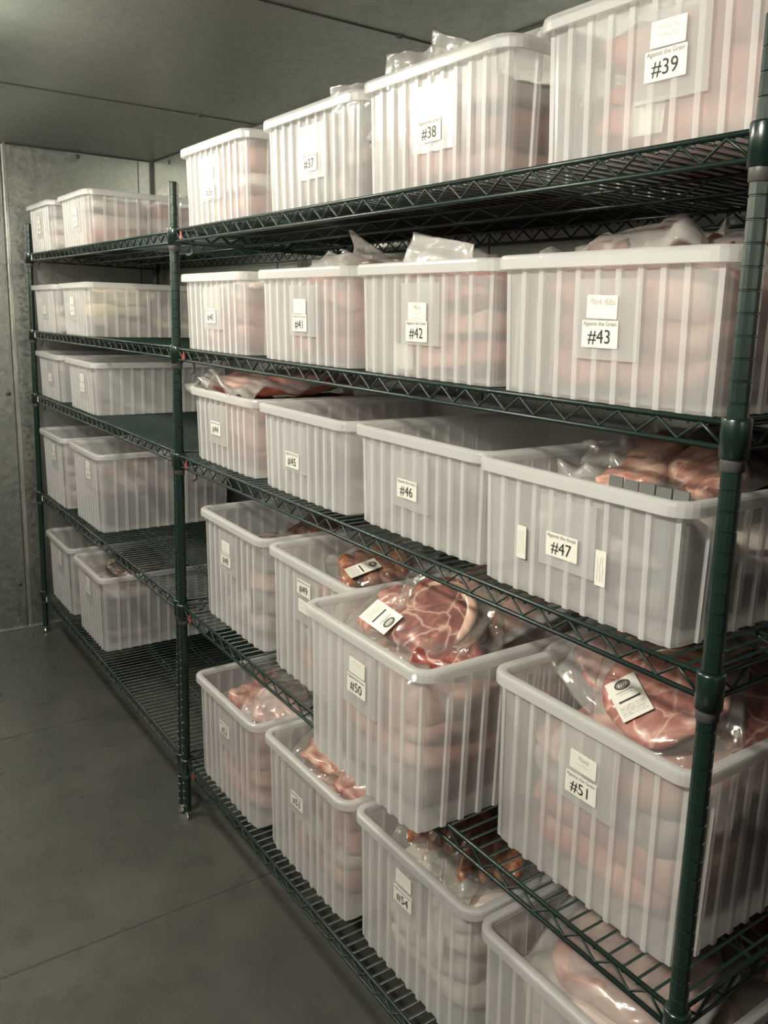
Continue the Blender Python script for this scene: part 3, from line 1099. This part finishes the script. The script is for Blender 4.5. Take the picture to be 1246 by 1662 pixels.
FILLS = {
    '36': (['f_pale', 'f_pink'], 3, 'pale'), '37': (['f_pale', 'f_grey'], 3, 'pale'), '38': (['f_pink', 'f_pale'], 3, 'pinkish'), '39': (['f_pink', 'f_rose', 'f_pale'], 3, 'orange pink'),
    '40': (['f_pale', 'f_pink'], 3, 'pale pink'), '41': (['f_pink', 'f_rose'], 3, 'pink'), '42': (['f_pink', 'f_rose', 'f_grey'], 3, 'pink and grey'), '43': (['f_pink', 'f_grey', 'f_pink'], 3, 'pinkish grey'),
    '44': (['f_rose', 'f_pink'], 3, 'pinkish'), '47': (['f_grey', 'f_pink', 'f_pale'], 2, 'greyish'),
    '48': (['f_pink', 'f_grey'], 4, 'pinkish'), '49': (['f_grey', 'f_pink'], 4, 'pinkish grey'), '50': (['f_rose', 'f_grey', 'f_pink'], 4, 'pink and grey'), '51': (['f_rose', 'f_pink', 'f_grey'], 4, 'pink'),
    '52': (['f_pink', 'f_rose'], 4, 'pink'), '53': (['f_pink', 'f_pale', 'f_rose'], 4, 'pink'), '54': (['f_pale'], 4, 'pale'), '55': (['f_pale'], 4, 'pale'),
    'fA1': (['f_pale'], 2, 'pale'), 'fB1': (['f_rose', 'f_pale'], 3, 'pinkish'), 'fA2': (['f_pale'], 2, 'pale'), 'fB2': (['f_grey', 'f_yellow', 'f_grey'], 3, 'yellow and grey'),
    'fA4': (['f_grey'], 3, 'greyish'), 'fB4': (['f_dark', 'f_dark', 'f_grey'], 3, 'dark'), 'fA5': (['f_grey', 'f_dark'], 3, 'dark'), 'fB5': (['f_dark', 'f_dark', 'f_dark', 'f_grey'], 4, 'dark'),
}
for k, (ms, n_, cw) in FILLS.items():
    fill_bin(k, ms, n_, 0, '%s sealed pack in the %s' % (cw, where(k)))


def P(key, dx, dy, dz):
    """point in a bin: dx from its centre, dy from its front wall, dz from its rim"""
    b_ = BINS[key]
    return (b_['cx'] + dx, b_['y0'] + dy, b_['top'] + dz)


UPN = (0, 0, 1)
# bin 51: big steak leaning towards the aisle, packs either side
meat_pack('large marbled pork steak with white label leaning in bin 51', 'steak', .235, .235, .030, 3, P('51', .045, .142, .010), (.12, -.62, .78), 30,
          sticker=(-.056, -.014, 32), margin=.026, flare=.3)
meat_pack('hazy upright bag with pink meat at the left of bin 51', 'chops', .20, .25, .040, 8, P('51', -.100, .215, .020), (.25, -.70, .66), -14, 'pork', fm='film_haze', flare=.6)
meat_pack('dark red sealed steak standing at the right of bin 51', 'steak', .21, .26, .040, 14, P('51', .120, .260, .000), (.62, -.50, .60), 30, 'beef', flare=.6)
meat_pack('sealed meat lying flat at the back of bin 51', 'roast', .30, .20, .060, 21, P('51', -.02, .40, -.02), (0, -.15, 1), 4, 'beef')
# bin 50
meat_pack('red pork chop pack with white label in the middle of bin 50', 'steak', .22, .23, .034, 31, P('50', .035, .140, .012), (.22, -.52, .82), 12, 'beef',
          sticker=(-.082, -.052, -98), flare=.6)
meat_pack('knobbly pink bone-in pork at the left of bin 50', 'chops', .18, .20, .060, 36, P('50', -.080, .135, -.006), (-.05, -.35, .93), 20, 'steak', flare=.4)
meat_pack('dark red chops lying at the front right of bin 50', 'chops', .20, .21, .050, 41, P('50', .085, .150, -.020), (.25, -.3, .92), 52, 'beef', flare=.4)
meat_pack('shiny crinkled bag of meat at the back of bin 50', 'roast', .26, .24, .060, 44, P('50', .02, .31, .020), (.15, -.45, .88), -10, 'pork', fm='film_haze', crink=.006, flare=.8)
meat_pack('clear crinkled bag corner at the right rear of bin 50', 'none', .16, .22, .010, 47, P('50', .090, .33, .005), (.5, -.5, .7), 25, flare=1.6, crink=.006)
# bin 49
meat_pack('brown sausages with white label in bin 49', 'sausage', .24, .22, .034, 52, P('49', .05, .150, -.012), (.05, -.30, .95), 62, sticker=(-.030, -.045, -75), flare=.5)
meat_pack('greyish crinkled bag at the left of bin 49', 'roast', .24, .30, .050, 55, P('49', -.07, .30, -.010), (.1, -.25, .96), 10, 'greyish', fm='film_haze', crink=.006, flare=.7)
# bin 48
meat_pack('brown smoked meat in a clear bag in bin 48', 'roast', .20, .28, .060, 61, P('48', .06, .240, -.032), (-.15, -.35, .92), 18, 'brown', fm='film', flare=.9, crink=.006)
meat_pack('orange brown sausages at the rear of bin 48', 'sausage', .22, .20, .034, 63, P('48', .05, .40, -.025), (.05, -.25, .95), 80)
# bin 47
meat_pack('folded pink meat bag in the middle of bin 47', 'chops', .18, .24, .050, 71, P('47', -.035, .200, -.004), (-.10, -.40, .90), 20, 'bacon', flare=.7)
meat_pack('shiny orange red meat bag at the centre of bin 47', 'roast', .17, .19, .045, 74, P('47', .070, .215, .000), (.05, -.42, .90), 70, 'bacon', flare=.6)
meat_pack('clear crumpled bag end at the left of bin 47', 'none', .14, .18, .010, 77, P('47', -.125, .20, -.005), (-.3, -.5, .8), 10, flare=1.6, crink=.007, fm='film_haze')
meat_pack('dark meat pack at the back of bin 47', 'roast', .30, .24, .060, 79, P('47', .02, .37, .005), (0, -.3, .95), 0, 'dark', flare=.4)
# bin 44: long bag across the rim
meat_pack('long reddish sealed bag draped across the rim of bin 44', 'roast', .38, .46, .060, 83, P('44', -.040, .215, .022), (-.03, -.06, 1), 0, 'f_rose', fm='film_haze', flare=1.0, crink=.006, margin=.05)
# bin 52, 53, 54, 55
meat_pack('round pink meat lumps in a clear bag in bin 52', 'chops', .24, .24, .080, 91, P('52', -.045, .150, -.045), (.0, -.25, .97), 12, 'pork', flare=.5)
meat_pack('pale shiny bag in front of the lumps in bin 52', 'roast', .22, .20, .060, 93, P('52', .065, .140, -.035), (.15, -.35, .92), 25, 'pinkgrey', fm='film_haze', flare=.7, crink=.006)
meat_pack('orange pink sealed meat at the rear of bin 52', 'roast', .30, .24, .070, 95, P('52', .0, .38, -.03), (0, -.2, 1), 0, 'pork')
meat_pack('folded orange pink bacon pack in bin 53', 'bacon', .24, .28, .050, 97, P('53', -.070, .165, -.004), (.05, -.42, .90), 12, flare=.3)
meat_pack('pink bacon pack lying lower at the right of bin 53', 'bacon', .19, .25, .045, 99, P('53', .090, .150, -.018), (.12, -.38, .90), 10, 'pork', flare=.5)
meat_pack('plump brown sausages at the left of bin 54', 'sausage', .25, .26, .040, 103, P('54', -.045, .165, .006), (.05, -.40, .90), 18, flare=.15)
meat_pack('plump brown sausages at the right of bin 54', 'sausage', .21, .25, .040, 105, P('54', .070, .170, .000), (-.05, -.35, .92), 38, flare=.3)
meat_pack('hazy bag of purple meat between the sausages of bin 54', 'roast', .13, .20, .034, 107, P('54', .030, .115, -.034), (.1, -.4, .9), 20, 'greyish', fm='film_haze', flare=.9, crink=.006)
meat_pack('sealed sausages at the rear of bin 54', 'sausage', .30, .22, .034, 108, P('54', .0, .40, -.03), (0, -.2, 1), 90)
meat_pack('large hazy bag of brownish meat in the near bottom bin', 'roast', .32, .30, .080, 111, P('55', -.01, .190, -.030), (.05, -.22, .97), 8, 'pinkgrey', fm='film_haze', flare=.5, crink=.005, sticker=(.05, .095, 60))
meat_pack('dark brown meat at the left rear of the near bottom bin', 'roast', .20, .20, .060, 113, P('55', -.08, .38, -.010), (0, -.3, .95), 15, 'brown')
meat_pack('red meat pack at the right rear of the near bottom bin', 'steak', .20, .20, .050, 115, P('55', .10, .38, -.010), (.2, -.3, .95), -15, 'beef')
# top and second shelf: bag corners above the rims
meat_pack('clear bag corner standing above bin 38, the left one', 'none', .13, .17, .008, 121, P('38', -.180, .060, -.012), (.1, -.93, .2), 4, fm='film_haze', flare=.8)
meat_pack('clear bag corner standing above bin 38, the right one', 'none', .16, .19, .008, 123, P('38', -.075, .085, -.022), (.2, -.93, .15), -8, fm='film_haze', flare=.5)
meat_pack('clear bag corner standing above bin 37', 'none', .15, .15, .008, 125, P('37', .08, .050, -.030), (.1, -.93, .2), 5, fm='film_haze', flare=.6)
meat_pack('bright white bag end standing above bin 42', 'none', .17, .13, .008, 127, P('42', -.060, .075, -.014), (.1, -.96, .1), -4, fm='film_white', flare=.8)
meat_pack('crumpled greyish bag rising above bin 43, the left one', 'roast', .24, .20, .070, 131, P('43', -.075, .160, .010), (0, -.35, .93), 25, 'greyish', fm='film_haze', flare=.8, crink=.007)
meat_pack('crumpled brownish bag rising above bin 43, the right one', 'roast', .18, .18, .060, 133, P('43', .060, .200, .002), (0, -.3, .95), -20, 'brown', fm='film_haze', flare=.8, crink=.007)
meat_pack('tawny crumpled bag lying over the top of bin 41', 'none', .30, .16, .050, 137, P('41', -.03, .100, -.005), (0, -.70, .6), 3, fm='film_haze', flare=1.5, crink=.008)
meat_pack('crumpled clear bag between bins 41 and 42', 'roast', .16, .18, .050, 139, P('42', -.09, .19, -.015), (0, -.4, .9), 8, 'greyish', fm='film_haze', flare=.8, crink=.006)
meat_pack('pale sealed bag just above the rim of the far top bin', 'none', .14, .14, .02, 141, P('fB1', .09, .33, -.020), (.5, -.8, .3), 8, fm='film_haze', flare=.8)
# far bottom and fourth row
meat_pack('dark purple sealed meat on top in the far bottom bin', 'roast', .30, .28, .080, 151, P('fB5', .0, .19, -.025), (.15, -.25, .95), 5, 'dark', flare=.6)
meat_pack('dark meat pack in the bottom bin nearest the end wall', 'roast', .28, .26, .060, 153, P('fA5', .02, .25, -.020), (.1, -.15, .97), 0, 'dark')
meat_pack('dark pack with bright glint in the far fourth shelf bin', 'roast', .26, .26, .060, 155, P('fB4', .01, .18, -.125), (.4, -.15, .9), 10, 'brown', fm='film', flare=.8)


# ------------------------------------------------------------------ slotted dividers
def divider(key, label, n, x0, dy, top, hgt, lean=0.0):
    b_ = BINS[key]
    bm = bmesh.new()
    pt = .0286
    th = .0022
    for k in range(n):
        xa, xb = k * pt + .0014, (k + 1) * pt - .0014
        box(bm, xa, xb, -th / 2, th / 2, hgt * .5, hgt - (.001 if k % 2 else 0))
    box(bm, 0, n * pt, -th / 2, th / 2, 0, hgt * .5)
    o = obj('bin_divider', bm, M['divider'])
    o.location = (b_['cx'] + x0, b_['y0'] + dy, b_['top'] + top - hgt)
    o.rotation_euler = (lean, 0, 0)
    tag(o, label, 'divider')


divider('47', 'grey slotted divider standing inside bin 47 near its front right', 5, .020, .045, .002, .18, -.06)
divider('40', 'grey slotted divider rising above the rim of bin 40', 8, -.100, .30, .052, .20, 0)
